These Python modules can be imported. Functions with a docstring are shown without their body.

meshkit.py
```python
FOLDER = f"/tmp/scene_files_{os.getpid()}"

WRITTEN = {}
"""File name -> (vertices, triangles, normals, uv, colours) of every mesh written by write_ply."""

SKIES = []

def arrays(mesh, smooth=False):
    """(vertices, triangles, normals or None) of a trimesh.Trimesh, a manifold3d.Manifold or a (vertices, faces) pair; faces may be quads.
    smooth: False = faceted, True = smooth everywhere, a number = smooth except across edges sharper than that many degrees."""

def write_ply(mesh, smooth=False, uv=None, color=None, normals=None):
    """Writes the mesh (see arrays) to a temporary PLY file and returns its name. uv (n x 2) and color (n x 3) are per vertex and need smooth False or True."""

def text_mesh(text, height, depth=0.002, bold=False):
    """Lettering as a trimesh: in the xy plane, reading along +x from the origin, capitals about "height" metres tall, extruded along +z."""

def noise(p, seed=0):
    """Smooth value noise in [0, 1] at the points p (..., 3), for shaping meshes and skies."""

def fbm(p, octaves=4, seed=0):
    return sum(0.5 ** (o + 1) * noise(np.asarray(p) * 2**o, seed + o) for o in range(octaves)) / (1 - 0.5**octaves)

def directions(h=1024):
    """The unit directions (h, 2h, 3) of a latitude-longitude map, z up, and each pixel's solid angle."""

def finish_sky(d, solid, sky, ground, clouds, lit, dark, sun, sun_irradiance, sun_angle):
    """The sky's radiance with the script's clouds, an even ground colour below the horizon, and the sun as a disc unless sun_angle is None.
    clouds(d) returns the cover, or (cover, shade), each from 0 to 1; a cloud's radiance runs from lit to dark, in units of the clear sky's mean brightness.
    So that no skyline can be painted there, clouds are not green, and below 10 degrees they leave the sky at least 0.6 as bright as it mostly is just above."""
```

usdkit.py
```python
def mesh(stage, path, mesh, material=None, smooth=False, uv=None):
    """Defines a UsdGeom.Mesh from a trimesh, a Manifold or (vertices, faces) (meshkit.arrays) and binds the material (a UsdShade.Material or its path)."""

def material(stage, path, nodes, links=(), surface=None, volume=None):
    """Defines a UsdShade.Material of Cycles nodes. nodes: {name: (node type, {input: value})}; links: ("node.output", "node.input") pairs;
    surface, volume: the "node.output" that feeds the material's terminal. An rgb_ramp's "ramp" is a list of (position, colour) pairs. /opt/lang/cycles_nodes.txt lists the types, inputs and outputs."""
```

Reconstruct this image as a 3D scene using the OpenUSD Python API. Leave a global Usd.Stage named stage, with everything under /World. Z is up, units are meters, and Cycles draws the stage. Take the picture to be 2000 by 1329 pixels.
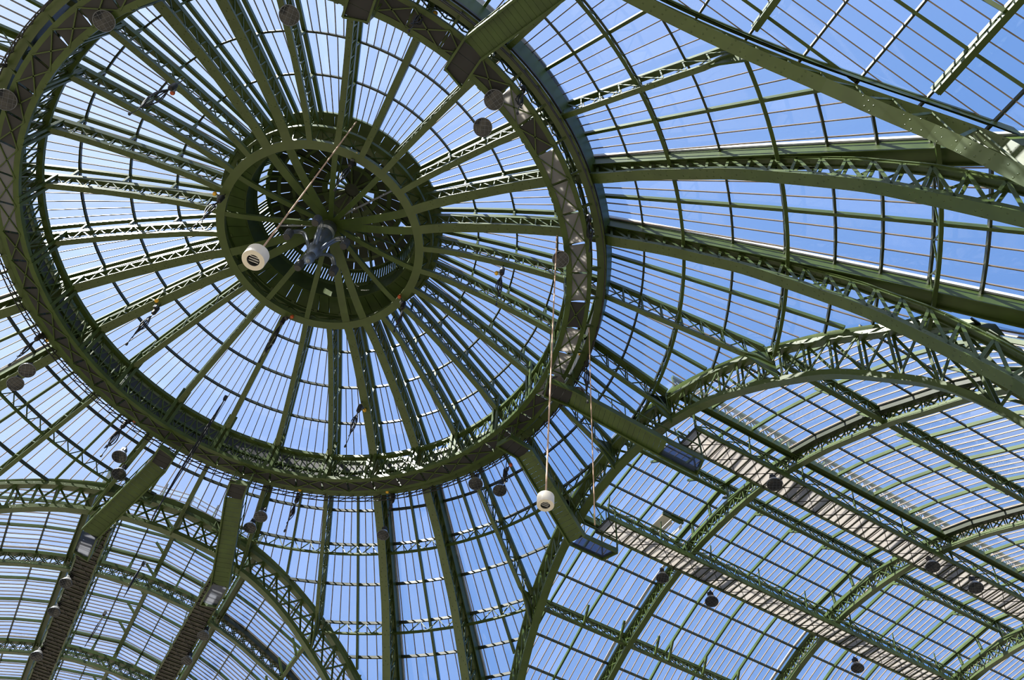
import math, random
import numpy as np
import usdkit
from pxr import Usd, UsdGeom, UsdLux, UsdShade, Sdf, Gf, Vt

stage = Usd.Stage.CreateInMemory()
UsdGeom.SetStageUpAxis(stage, UsdGeom.Tokens.z)
UsdGeom.SetStageMetersPerUnit(stage, 1.0)
UsdGeom.Xform.Define(stage, '/World')
U, H = 42.0, 1.6            # drawing unit in metres; eye height above the floor
m_ = 1.0 / U                # one metre in drawing units
rng = random.Random(7)

# ------------------------------------------------------------------ camera
CD, FPX = 0.61518, 1499.75
R_ = np.array([[-0.5681690, -0.8201660, 0.0671699], [0.6629849, -0.5045750, -0.5530418], [0.4874783, -0.2696885, 0.8304415]])
cam = UsdGeom.Camera.Define(stage, '/World/camera')
cam.CreateHorizontalApertureAttr(36.0); cam.CreateVerticalApertureAttr(36.0 * 1329 / 2000)
cam.CreateFocalLengthAttr(FPX / 2000 * 36.0)
cam.CreateClippingRangeAttr(Gf.Vec2f(0.1, 5000))
cm = Gf.Matrix4d(1)
for i, row in enumerate((R_[0], -R_[1], -R_[2], (-CD * U, 0, H))):
    cm.SetRow3(i, Gf.Vec3d(*map(float, row)))
cam.AddTransformOp().Set(cm)
EXPOSURE = 0.0
cam.CreateExposureAttr(EXPOSURE)

# ------------------------------------------------------------------ sky and sun
SUN_AZ, SUN_EL = 94.0, 47.0
SKY_STRENGTH, SUN_STRENGTH = 1.0, 4.4
sd = np.array([math.cos(math.radians(SUN_AZ)) * math.cos(math.radians(SUN_EL)), math.sin(math.radians(SUN_AZ)) * math.cos(math.radians(SUN_EL)), math.sin(math.radians(SUN_EL))])
UsdGeom.Scope.Define(stage, '/World/Looks')
dome = UsdLux.DomeLight.Define(stage, '/World/sky_light')
dome.CreateIntensityAttr(1.0)
SKYMAT = usdkit.material(stage, '/World/Looks/sky', {
    'tc': ('texture_coordinate', {}),
    'dotp': ('vector_math', {'math_type': 'dot_product', 'vector2': (math.cos(math.radians(SUN_AZ)), math.sin(math.radians(SUN_AZ)), 0.0)}),
    'nrm': ('vector_math', {'math_type': 'normalize'}),
    'ramp': ('rgb_ramp', {'ramp': [(0.0, (0.12, 0.29, 0.68)), (0.12, (0.135, 0.31, 0.72)), (0.28, (0.20, 0.385, 0.82)), (0.42, (0.30, 0.475, 0.91)), (0.55, (0.42, 0.59, 0.98)), (0.66, (0.56, 0.70, 1.03)), (0.76, (0.74, 0.83, 1.08)), (0.86, (0.98, 1.02, 1.14)), (1.0, (1.25, 1.25, 1.28))]}),
    'mr': ('map_range', {'from_min': -1.0, 'from_max': 1.0, 'to_min': 0.0, 'to_max': 1.0, 'clamp': True}),
    'bg': ('background_shader', {'strength': SKY_STRENGTH}),
}, [('tc.generated', 'nrm.vector1'), ('nrm.vector', 'dotp.vector1'), ('dotp.value', 'mr.value'), ('mr.result', 'ramp.fac'), ('ramp.color', 'bg.color')], surface='bg.background')
UsdShade.MaterialBindingAPI.Apply(dome.GetPrim()).Bind(SKYMAT)
sun = UsdLux.DistantLight.Define(stage, '/World/sun_light')
sun.CreateNormalizeAttr(True); sun.CreateAngleAttr(0.53); sun.CreateIntensityAttr(SUN_STRENGTH); sun.CreateColorAttr(Gf.Vec3f(1.0, 0.95, 0.86))
zc = sd; xc = np.cross([0, 0, 1.0], zc); xc /= np.linalg.norm(xc); yc = np.cross(zc, xc)
sm = Gf.Matrix4d(1)
for i, row in enumerate((xc, yc, zc)):
    sm.SetRow3(i, Gf.Vec3d(*map(float, row)))
sun.AddTransformOp().Set(sm)

# ------------------------------------------------------------------ materials
def paint(name, col, rough=0.45, var=0.18, scale=1.3, metallic=0.0, spec=0.5):
    lo, hi = [c * (1 - var) for c in col], [c * (1 + var) for c in col]
    return usdkit.material(stage, '/World/Looks/' + name, {
        'g': ('geometry', {}), 'n': ('noise_texture', {'scale': scale, 'detail': 5.0}),
        'r': ('rgb_ramp', {'ramp': [(0.3, lo), (0.7, hi)]}),
        'p': ('principled_bsdf', {'roughness': rough, 'metallic': metallic, 'specular_ior_level': spec})},
        [('g.position', 'n.vector'), ('n.fac', 'r.fac'), ('r.color', 'p.base_color')], surface='p.BSDF')
GREEN = paint('green_paint', (0.040, 0.066, 0.0125), 0.42, spec=0.35)
SHADED_GREEN = paint('shaded_green_paint', (0.014, 0.021, 0.006), 0.45)  # the green paint darkened: shade on purlins and framing put into the colour
SHADED_BLACK = paint('shaded_wall_black', (0.008, 0.009, 0.008), 0.6)  # step wall behind the lattice: its shade is painted in as black
DARK_FLOOR = paint('dark_floor', (0.05, 0.045, 0.04), 0.7, var=0.4, scale=4)  # darker, mottled floor colour of the lower left walkways
BAR = paint('dark_brown_bar_paint', (0.19, 0.15, 0.115), 0.5)
RIVET = usdkit.material(stage, '/World/Looks/riveted_green_paint', {
    'g': ('geometry', {}), 'n': ('noise_texture', {'scale': 1.3, 'detail': 5.0}),
    'r': ('rgb_ramp', {'ramp': [(0.3, (0.042, 0.066, 0.013)), (0.7, (0.055, 0.085, 0.018))]}),
    'v': ('voronoi_texture', {'scale': 5.0, 'randomness': 0.25}),
    'vr': ('map_range', {'from_min': 0.10, 'from_max': 0.2, 'to_min': 1.0, 'to_max': 0.0, 'clamp': True}),
    'b': ('bump', {'strength': 0.8, 'distance': 0.03}),
    'p': ('principled_bsdf', {'roughness': 0.42})},
    [('g.position', 'n.vector'), ('g.position', 'v.vector'), ('n.fac', 'r.fac'), ('r.color', 'p.base_color'), ('v.distance', 'vr.value'), ('vr.result', 'b.height'), ('b.normal', 'p.normal')], surface='p.BSDF')
ZINC = paint('weathered_zinc', (0.34, 0.35, 0.37), 0.5)
STEEL = paint('dark_grey_metal', (0.11, 0.12, 0.14), 0.35, metallic=0.6)
BRIGHT = paint('polished_grey_metal', (0.22, 0.25, 0.29), 0.28, metallic=0.8)
BLACK = paint('black_rubber', (0.012, 0.012, 0.014), 0.55)
GRATE = paint('dark_grating', (0.014, 0.015, 0.017), 0.7)
WHITE = paint('cream_plastic', (0.66, 0.62, 0.54), 0.45, var=0.05)
YELLOW = paint('yellow_enamel', (0.75, 0.42, 0.03), 0.4)
RED = paint('red_tag', (0.42, 0.08, 0.02), 0.5)
ROPE = paint('tan_rope', (0.45, 0.30, 0.21), 0.8)
STONE = paint('pale_stone', (0.20, 0.175, 0.13), 0.7, scale=0.3)
ALU = paint('aluminium_reflector', (0.55, 0.55, 0.56), 0.3, metallic=0.7)
LENS = usdkit.material(stage, '/World/Looks/lamp_glass', {'p': ('principled_bsdf', {'base_color': (0.022, 0.024, 0.027), 'roughness': 0.15, 'specular_ior_level': 0.5})}, surface='p.BSDF')
def glassmat(name, tint, haze, hazecol=(0.8, 0.85, 0.95)):
    return usdkit.material(stage, '/World/Looks/' + name, {
        'lw': ('layer_weight', {'blend': 0.5}), 'pw': ('math', {'math_type': 'power', 'value2': 4.0}),
        'ma': ('math', {'math_type': 'multiply_add', 'value2': 0.6, 'value3': 0.025}),
        't': ('transparent_bsdf', {'color': tint}), 'gl': ('glossy_bsdf', {'color': (0.95, 0.97, 1.0), 'roughness': 0.03}),
        'm': ('mix_closure', {}), 'tr': ('translucent_bsdf', {'color': hazecol}), 'm2': ('mix_closure', {'fac': haze})},
        [('lw.facing', 'pw.value1'), ('pw.value', 'ma.value1'), ('ma.value', 'm.fac'), ('t.BSDF', 'm.closure1'), ('gl.BSDF', 'm.closure2'), ('m.closure', 'm2.closure1'), ('tr.BSDF', 'm2.closure2')], surface='m2.closure')
GLASS = glassmat('clear_pane', (0.97, 0.985, 1.0), 0.012)
GLASS2 = glassmat('slightly_dusty_pane', (0.94, 0.965, 0.995), 0.025)
WIRED = glassmat('wired_glass', (0.42, 0.46, 0.56), 0.22, (0.5, 0.48, 0.46))
FROST = usdkit.material(stage, '/World/Looks/frosted_floor', {
    'd': ('diffuse_bsdf', {'color': (0.30, 0.29, 0.28)}), 't': ('translucent_bsdf', {'color': (0.66, 0.63, 0.60)}), 'm': ('mix_closure', {'fac': 0.7})},
    [('d.BSDF', 'm.closure1'), ('t.BSDF', 'm.closure2')], surface='m.closure')

# ------------------------------------------------------------------ mesh helpers (drawing units)
def nz(a):
    a = np.asarray(a, float)
    return a / np.maximum(np.linalg.norm(a, axis=-1, keepdims=True), 1e-12)
BOXF = np.array([[0, 1, 2], [0, 2, 3], [4, 6, 5], [4, 7, 6], [0, 5, 1], [0, 4, 5], [1, 6, 2], [1, 5, 6], [2, 7, 3], [2, 6, 7], [3, 4, 0], [3, 7, 4]])
class MB:
    def __init__(s): s.v, s.f, s.n = [], [], 0
    def add(s, v, f):
        v = np.asarray(v, float).reshape(-1, 3); f = np.asarray(f, int)
        s.v.append(v); s.f.append(f + s.n); s.n += len(v); return s
    def bars(s, P, Q, w, h, up, top=0.5):
        """Boxes from P to Q: w across, h along the up direction (top: the share of h above the line)."""
        P, Q = np.atleast_2d(np.asarray(P, float)), np.atleast_2d(np.asarray(Q, float)); up = np.broadcast_to(np.asarray(up, float), P.shape)
        t = nz(Q - P); b = np.cross(t, up)
        bad = np.linalg.norm(b, axis=1) < 1e-6
        if bad.any(): b[bad] = np.cross(t[bad], [0.3, 0.9, 0.1])
        b = nz(b); n = np.cross(b, t)
        B, T, L = b * w / 2, n * h * top, n * h * (top - 1)
        V = np.stack([P - B + L, P + B + L, P + B + T, P - B + T, Q - B + L, Q + B + L, Q + B + T, Q - B + T], 1)
        k = len(P); F = (BOXF[None] + (np.arange(k) * 8)[:, None, None]).reshape(-1, 3)
        return s.add(V.reshape(-1, 3), F)
    def box(s, c, size):
        c = np.asarray(c, float); x, y, z = np.asarray(size, float) / 2
        v = [(-x, -y, -z), (x, -y, -z), (x, y, -z), (-x, y, -z), (-x, -y, z), (x, -y, z), (x, y, z), (-x, y, z)]
        return s.add(np.array(v) + c, BOXF[:, ::-1])
    def sweep(s, P, N, w, h, top=0.5, closed=False):
        P = np.asarray(P, float); N = nz(np.broadcast_to(np.asarray(N, float), P.shape))
        if closed: t = np.roll(P, -1, 0) - np.roll(P, 1, 0)
        else: t = np.gradient(P, axis=0)
        t = nz(t); b = nz(np.cross(t, N)); n = np.cross(b, t)
        B, T, L = b * w / 2, n * h * top, n * h * (top - 1)
        k = len(P); V = np.stack([P - B + L, P + B + L, P + B + T, P - B + T], 1).reshape(-1, 3)
        F = []
        for i in range(k if closed else k - 1):
            a, c = 4 * i, 4 * ((i + 1) % k)
            for j in range(4):
                j2 = (j + 1) % 4
                F += [[a + j, a + j2, c + j2], [a + j, c + j2, c + j]]
        if not closed: F += [[0, 2, 1], [0, 3, 2], [4 * k - 4, 4 * k - 3, 4 * k - 2], [4 * k - 4, 4 * k - 2, 4 * k - 1]]
        return s.add(V, F)
    def lathe(s, prof, n=48, a0=0.0, a1=360.0, center=(0, 0)):
        """A closed profile of (radius, height) turned about the vertical."""
        prof = np.asarray(prof, float); full = abs(a1 - a0) >= 359.9
        A = np.radians(np.linspace(a0, a1, n + (0 if full else 1), endpoint=not full)); k = len(prof)
        V = np.stack([np.outer(np.cos(A), prof[:, 0]) + center[0], np.outer(np.sin(A), prof[:, 0]) + center[1], np.tile(prof[:, 1], (len(A), 1))], -1).reshape(-1, 3)
        F = []
        for i in range(len(A) if full else len(A) - 1):
            a, c = k * i, k * ((i + 1) % len(A))
            for j in range(k):
                j2 = (j + 1) % k
                F += [[a + j, c + j, c + j2], [a + j, c + j2, a + j2]]
        return s.add(V, F)
    def tube(s, P, r, sides=6):
        P = np.asarray(P, float); t = nz(np.gradient(P, axis=0)); a = np.cross(t, [0.31, 0.87, 0.2]); a = nz(a); b = np.cross(t, a)
        an = np.arange(sides) * 2 * np.pi / sides; rr = np.broadcast_to(np.asarray(r, float), (len(P),))[:, None, None]
        V = (P[:, None] + rr * (np.cos(an)[None, :, None] * a[:, None] + np.sin(an)[None, :, None] * b[:, None])).reshape(-1, 3)
        F = []
        for i in range(len(P) - 1):
            for j in range(sides):
                j2 = (j + 1) % sides; a_, c = i * sides, (i + 1) * sides
                F += [[a_ + j, a_ + j2, c + j2], [a_ + j, c + j2, c + j]]
        e = (len(P) - 1) * sides
        for j in range(1, sides - 1): F += [[0, j + 1, j], [e, e + j, e + j + 1]]
        return s.add(V, F)
    def plate(s, quad, n, th):
        q = np.asarray(quad, float); n = nz(np.asarray(n, float)) * th
        return s.add(np.vstack([q, q + n]), BOXF[:, ::-1])
    def get(s): return np.vstack(s.v), np.vstack(s.f)
def ring(r, z, w, h, n=112, top=0.5):
    a = np.radians(np.arange(n) * 360 / n)
    return MB().sweep(np.stack([r * np.cos(a), r * np.sin(a), np.full(n, z)], 1), (0, 0, 1), w, h, top, closed=True)
def rotz(V, deg):
    a = math.radians(deg); c, s = math.cos(a), math.sin(a); V = np.asarray(V, float)
    return np.stack([V[..., 0] * c - V[..., 1] * s, V[..., 0] * s + V[..., 1] * c, V[..., 2]], -1)
def px(P):
    """Where drawing-unit points fall in the 2000 x 1329 picture (for choosing which copies are seen and for telling labels apart)."""
    P = np.atleast_2d(np.asarray(P, float)) + [CD, 0, 0]; c = P @ R_.T
    w = np.where(c[:, 2:] > 1e-3, c[:, 2:], np.nan)
    return c[:, :2] / w * FPX + [1000, 664.5]
def seen(P, pad=25):
    q = px(P); q = q[~np.isnan(q[:, 0])]
    return bool(len(q)) and bool(((q[:, 0] > -pad) & (q[:, 0] < 2000 + pad) & (q[:, 1] > -pad) & (q[:, 1] < 1329 + pad)).any())
def seen_share(P):
    q = px(P); ok = ~np.isnan(q[:, 0]); return float((ok & (q[:, 0] > 0) & (q[:, 0] < 2000) & (q[:, 1] > 0) & (q[:, 1] < 1329)).mean())

# ------------------------------------------------------------------ things
used = {}
def free(parent, name):
    k = used.get((parent, name), -1) + 1; used[(parent, name)] = k
    return name if k == 0 else f'{name}_{k:03d}'
def keys(prim, **kw):
    for k, v in kw.items():
        if v: prim.SetCustomDataByKey(k, v)
class Thing:
    def __init__(s, name, label, cat, group=None, kind=None):
        s.name, s.label, s.cat, s.group, s.kind, s.parts = name, label, cat, group, kind, []
    def part(s, name, mb, mat, sub=None, kind=None, smooth=False, label=None):
        v, f = mb.get() if isinstance(mb, MB) else mb
        s.parts.append((name, v, f, mat, sub, kind, smooth, label)); return len(s.parts) - 1
    def all(s): return np.vstack([p[1] for p in s.parts])
    def done(s, rot=0.0, proto=True):
        """Defines the thing; rot turns it about the dome's axis. Keeps its base so that copies can be placed."""
        A = s.all() * U + [0, 0, H]; lo, hi = A.min(0), A.max(0)
        s.base = np.array([(lo[0] + hi[0]) / 2, (lo[1] + hi[1]) / 2, lo[2]])
        s.path = '/World/' + free('/World', s.name)
        x = UsdGeom.Xform.Define(stage, s.path)
        s.place(x, rot); paths = []
        for name, v, f, mat, sub, kind, smooth, label in s.parts:
            par = s.path if sub is None else paths[sub]
            p = par + '/' + free(par, name); paths.append(p)
            mesh = usdkit.mesh(stage, p, (v * U + [0, 0, H] - s.base, f), mat, smooth=smooth)
            keys(mesh.GetPrim(), kind=kind, label=label)
        keys(x.GetPrim(), label=s.label, category=s.cat, group=s.group, kind=s.kind)
        return s
    def place(s, x, rot, shift=(0, 0, 0)):
        b = rotz(s.base + np.asarray(shift) * U, rot)
        x.AddTranslateOp().Set(Gf.Vec3d(*map(float, b))); x.AddRotateZOp().Set(float(rot))
    def copy(s, rot, label, shift=(0, 0, 0), group=None):
        x = UsdGeom.Xform.Define(stage, '/World/' + free('/World', s.name))
        x.GetPrim().GetReferences().AddInternalReference(s.path); x.GetPrim().SetInstanceable(True)
        x.ClearXformOpOrder(); b = rotz(s.base + np.asarray(shift) * U, rot)
        x.GetPrim().CreateAttribute('xformOp:translate', Sdf.ValueTypeNames.Double3).Set(Gf.Vec3d(*map(float, b)))
        x.GetPrim().CreateAttribute('xformOp:rotateZ', Sdf.ValueTypeNames.Float).Set(float(rot))
        x.CreateXformOpOrderAttr(['xformOp:translate', 'xformOp:rotateZ'])
        keys(x.GetPrim(), label=label, category=s.cat, group=group or s.group, kind=s.kind)
        return x
TENS = ['first', 'second', 'third', 'fourth', 'fifth', 'sixth', 'seventh', 'eighth', 'ninth', 'tenth', 'eleventh', 'twelfth', 'thirteenth', 'fourteenth', 'fifteenth', 'sixteenth', 'seventeenth', 'eighteenth', 'nineteenth', 'twentieth']
def bearing(P, about=(628, 455)):
    """The direction of a point from the lantern in the photo, in degrees clockwise from straight up."""
    q = px(P); q = q[~np.isnan(q[:, 0])].mean(0) - about
    return math.degrees(math.atan2(q[0], -q[1])) % 360
def ordinals(items):
    """{key: 'third'} for a dict of bearings, counted clockwise from the top of the photo."""
    return {k: TENS[i] for i, (k, b) in enumerate(sorted(items.items(), key=lambda kv: kv[1]))}

# ------------------------------------------------------------------ the building's lines (drawing units, heights above the eye)
def gd(r): return 1.10389 - 0.15759 * r - 0.36634 * r * r          # dome glass
def gs(r): return 1.21606 - 0.58646 * r - 0.14538 * r * r          # pendentive glass
def slope(f, r): return (f(r + 1e-3) - f(r - 1e-3)) / 2e-3
D0, A0 = 40.3, -4.6                                                # a pendentive's middle, a nave's axis
RIBS = sorted(sum([[D0 + 90 * k - 5.9, D0 + 90 * k + 5.9, D0 + 90 * k - 17.6, D0 + 90 * k + 17.6, A0 + 90 * k, A0 + 90 * k - 13.45, A0 + 90 * k + 13.45] for k in range(4)], []))
NAVES = {'lower right': A0 - 90, 'lower left': A0, 'upper right': A0 + 180}
def r_end(phi):
    """Where the pendentive's glass meets the nave arch, phi degrees from the pendentive's middle."""
    th = math.radians(45 - abs(phi)); c, s2 = math.cos(th), math.sin(th) ** 2
    if s2 < 1e-6: return 0.507 / c
    q = c * c - 4 * 0.43 * s2 * 0.507
    return min(0.88, (c - math.sqrt(max(q, 0))) / (2 * 0.43 * s2)) if q > 0 else 0.88
def bow(t): return 0.512 + 0.43 * t * t
LOW = np.array([[0, .823], [.07, .820], [.13, .808], [.183, .791], [.235, .766], [.29, .733], [.336, .700], [.377, .656], [.414, .610], [.445, .54], [.462, .48], [.472, .41]])
UPP = np.array([[0, .863], [.06, .859], [.12, .849], [.19, .832], [.244, .811], [.309, .777], [.335, .760], [.374, .732], [.436, .686], [.468, .648], [.482, .60], [.49, .50]])
from scipy.interpolate import PchipInterpolator
def sym(tab):
    t = np.r_[-tab[:0:-1, 0], tab[:, 0]]; z = np.r_[tab[:0:-1, 1], tab[:, 1]]; f = PchipInterpolator(t, z)
    return lambda x: f(np.clip(x, t[0], t[-1]))
low_f, upp_f = sym(LOW), sym(UPP)
SIDE = np.array([[0, .8775], [.07, .8745], [.1434, .858], [.19, .844], [.2385, .8245], [.287, .804], [.335, .777], [.383, .7505], [.43, .717], [.47, .675], [.5, .62], [.512, .56]])
side_f = sym(SIDE)
def crown_f(t): return 0.915 - 0.15 * abs(t)
T0, BAY = 0.729, 0.2985

def zig(A, B, side, half, w, h, mode='N', both=True):
    """Lattice bars between two chords sampled at the same stations, on two planes +-half apart. Returns (P, Q) arrays."""
    P, Q = [], []
    for s in ((-half, half) if both else (0.0,)):
        o = np.asarray(side, float) * s
        for i in range(len(A) - 1):
            flip = (i + (s > 0)) % 2
            if mode == 'N':
                P.append(A[i] + o); Q.append(B[i] + o); P.append((A[i] if s <= 0 else B[i]) + o); Q.append((B[i + 1] if s <= 0 else A[i + 1]) + o)
            elif mode == 'W':
                P.append((A[i] if flip else B[i]) + o); Q.append((B[i + 1] if flip else A[i + 1]) + o)
            else:
                P += [A[i] + o, A[i] + o, B[i] + o]; Q += [B[i] + o, B[i + 1] + o, A[i + 1] + o]
        P.append(A[-1] + o); Q.append(B[-1] + o)
    return np.array(P), np.array(Q)

# ------------------------------------------------------------------ ground, floor, walls
g = Thing('ground', 'grey paving outside the exhibition hall far below the glass roof', 'ground', kind='structure')
g.part('paving', MB().box((0, 0, -H * m_ - 0.012), (24, 24, 0.012)), STONE); g.done()
g = Thing('floor', 'pale stone floor of the exhibition hall under the dome', 'floor', kind='structure')
g.part('slab', MB().box((0, 0, -H * m_ - 0.003), (3.4, 3.4, 0.006)), STONE); g.done()
for k, nm in enumerate(('front', 'left', 'back', 'right')):
    g = Thing('wall_' + nm, 'stone gallery wall of the hall on the %s side' % nm, 'wall', kind='structure')
    mb = MB()
    for s in (-1, 1): mb.box((1.14, s * 0.545, 0.16), (1.16, 0.02, 0.39))
    g.part('masonry', mb, STONE); g.done(rot=A0 + 90 * k)

# ------------------------------------------------------------------ dome glazing: one ceiling with its panes
def quad_slab(c, up, th=0.009 * m_):
    c = np.asarray(c, float); n = nz(up) * th
    return np.vstack([c, c + n]), BOXF[:, ::-1]
def area(c):
    q = px(c)
    if np.isnan(q).any(): return 0.0
    x, y = q[:, 0], q[:, 1]; a = 0.5 * abs(np.dot(x, np.roll(y, -1)) - np.dot(y, np.roll(x, -1)))
    return a * (1.0 if seen(c, 0) else 0.001)
def pol(r, a, z): a = np.radians(a); return np.stack([r * np.cos(a), r * np.sin(a), z + 0 * a], -1)
ROWS = [0.165, 0.2294, 0.289, 0.349, 0.411]
dome_panes, barP, barQ, barN = [], [], [], []
for i in range(28):
    a0 = RIBS[i]; a1 = RIBS[(i + 1) % 28] + (360 if i == 27 else 0); wide = (a1 - a0) > 12.5
    for j in range(4):
        n = ((5, 5, 7, 7) if wide else (4, 4, 6, 6))[j]; r0, r1 = ROWS[j], ROWS[j + 1]
        A = np.linspace(a0, a1, n + 1); up = (0, 0, 1)
        for k in range(n):
            e = 0.04 * (A[1] - A[0]); tilt = rng.uniform(-1, 1) * 0.0006
            c = np.array([pol(r0 + 0.0008, A[k] + e, gd(r0 + .0008) + tilt), pol(r1 - 0.0008, A[k] + e, gd(r1 - .0008) + tilt), pol(r1 - 0.0008, A[k + 1] - e, gd(r1 - .0008) - tilt), pol(r0 + 0.0008, A[k + 1] - e, gd(r0 + .0008) - tilt)])
            dome_panes.append((area(c), c))
            if k:
                barP.append(pol(r0, A[k], gd(r0))); barQ.append(pol(r1, A[k], gd(r1)))
dome_panes.sort(key=lambda x: -x[0])
g = Thing('ceiling', 'round glass dome over the crossing with radiating green glazing bars', 'glass dome', kind='structure')
for k, (ar, c) in enumerate(dome_panes[:300]):
    g.part('pane', quad_slab(c, (0, 0, 1)), GLASS if rng.random() < 0.75 else GLASS2)
rest = MB()
for ar, c in dome_panes[300:]: rest.add(*quad_slab(c, (0, 0, 1)))
g.part('small_panes', rest, GLASS, kind='stuff')
g.part('glazing_bars', MB().bars(barP, barQ, 0.045 * m_, 0.07 * m_, (0, 0, 1), top=0.0), BAR, kind='stuff')
rr = np.linspace(0.165, 0.414, 14)
for a in RIBS:
    P = np.array([pol(r, a, gd(r)) for r in rr]); g.part('rafter', MB().sweep(P, (0, 0, 1), 0.22 * m_, 0.24 * m_, top=0.15), GREEN)
for r in ROWS[1:4]:
    g.part('purlin_ring', ring(r, gd(r) - 0.0005, 0.10 * m_, 0.2 * m_, top=0.0), SHADED_GREEN)
g.part('base_ring', ring(0.4135, gd(.4135), 0.25 * m_, 0.3 * m_, top=0.4), GREEN)
g.part('flashing_ring', ring(0.4175, gd(.4175) + .002, 0.2 * m_, 0.2 * m_, top=0.3), SHADED_GREEN)
g.done()

# ------------------------------------------------------------------ dome rib trusses
def flange_z(r):
    return np.interp(r, [.147, .17, .19, .21, .229, .26, .289, .32, .349, .38, .412, .42], [1.0, .9992, .9955, .991, .9853, .976, .9665, .9545, .9420, .927, .9035, .8995])
def dome_rib(wide):
    t = Thing('dome_rib_truss' if not wide else 'dome_rib_truss', '', 'truss', group='lattice rib trusses of the dome')
    R = np.linspace(0.166, 0.412, 30); top = np.stack([R, 0 * R, gd(R) - 0.031], 1); Rb = np.linspace(0.150, 0.414, 34)
    bot = np.stack([Rb, 0 * Rb, flange_z(Rb)], 1)
    w = (0.56 if wide else 0.34) * m_
    t.part('top_chord', MB().sweep(top, (0, 0, 1), (0.40 if wide else 0.28) * m_, 0.36 * m_), GREEN)
    mb = MB().sweep(bot, (0, 0, 1), w, 0.05 * m_, top=0.0)
    for s in (-1, 1): mb.sweep(bot + [0, s * w * 0.3, 0], (0, 0, 1), 0.06 * m_, 0.28 * m_, top=1.0)
    t.part('bottom_flange', mb, RIVET)
    S = np.linspace(0.172, 0.408, 12); A = np.stack([S, 0 * S, gd(S) - 0.031], 1); B = np.stack([S, 0 * S, flange_z(S) + 0.004], 1)
    P, Q = zig(A, B, (0, 1, 0), (0.16 if wide else 0.10) * m_, 0, 0, 'N')
    t.part('lattice', MB().bars(P, Q, 0.07 * m_, 0.04 * m_, (0, 1, 0)), GREEN)
    for r in ROWS[1:4]:
        t.part('strut', MB().bars([(r, 0, gd(r) - 0.006)], [(r, 0, gd(r) - 0.031)], 0.12 * m_, 0.2 * m_, (0, 1, 0)), GREEN)
    mb = MB()      # foot bracket where the rib meets the ring gallery
    for s in (-1, 1): mb.bars([(0.3635, s * 0.0045, 0.880)], [(0.3600, s * 0.0045, gd(.36) - 0.036)], 0.12 * m_, 0.2 * m_, (0, 1, 0))
    t.part('foot_bracket', mb, GREEN)
    return t
protos = {}
def is_wide(a): return abs(((a - D0 + 45) % 90) - 45) < 8
bear = {a: bearing([rotz((0.28, 0, gd(.28) - .05), a)]) for a in RIBS}
word = {True: ordinals({a: b for a, b in bear.items() if is_wide(a)}), False: ordinals({a: b for a, b in bear.items() if not is_wide(a)})}
for a in RIBS:
    wide = is_wide(a)
    lab = '%s %s green dome rib counted clockwise round the lantern from straight up' % (word[wide][a], 'broad' if wide else 'slim')
    if wide not in protos:
        protos[wide] = dome_rib(wide); protos[wide].label = lab; protos[wide].done(rot=a)
    else: protos[wide].copy(a, lab)

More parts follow.
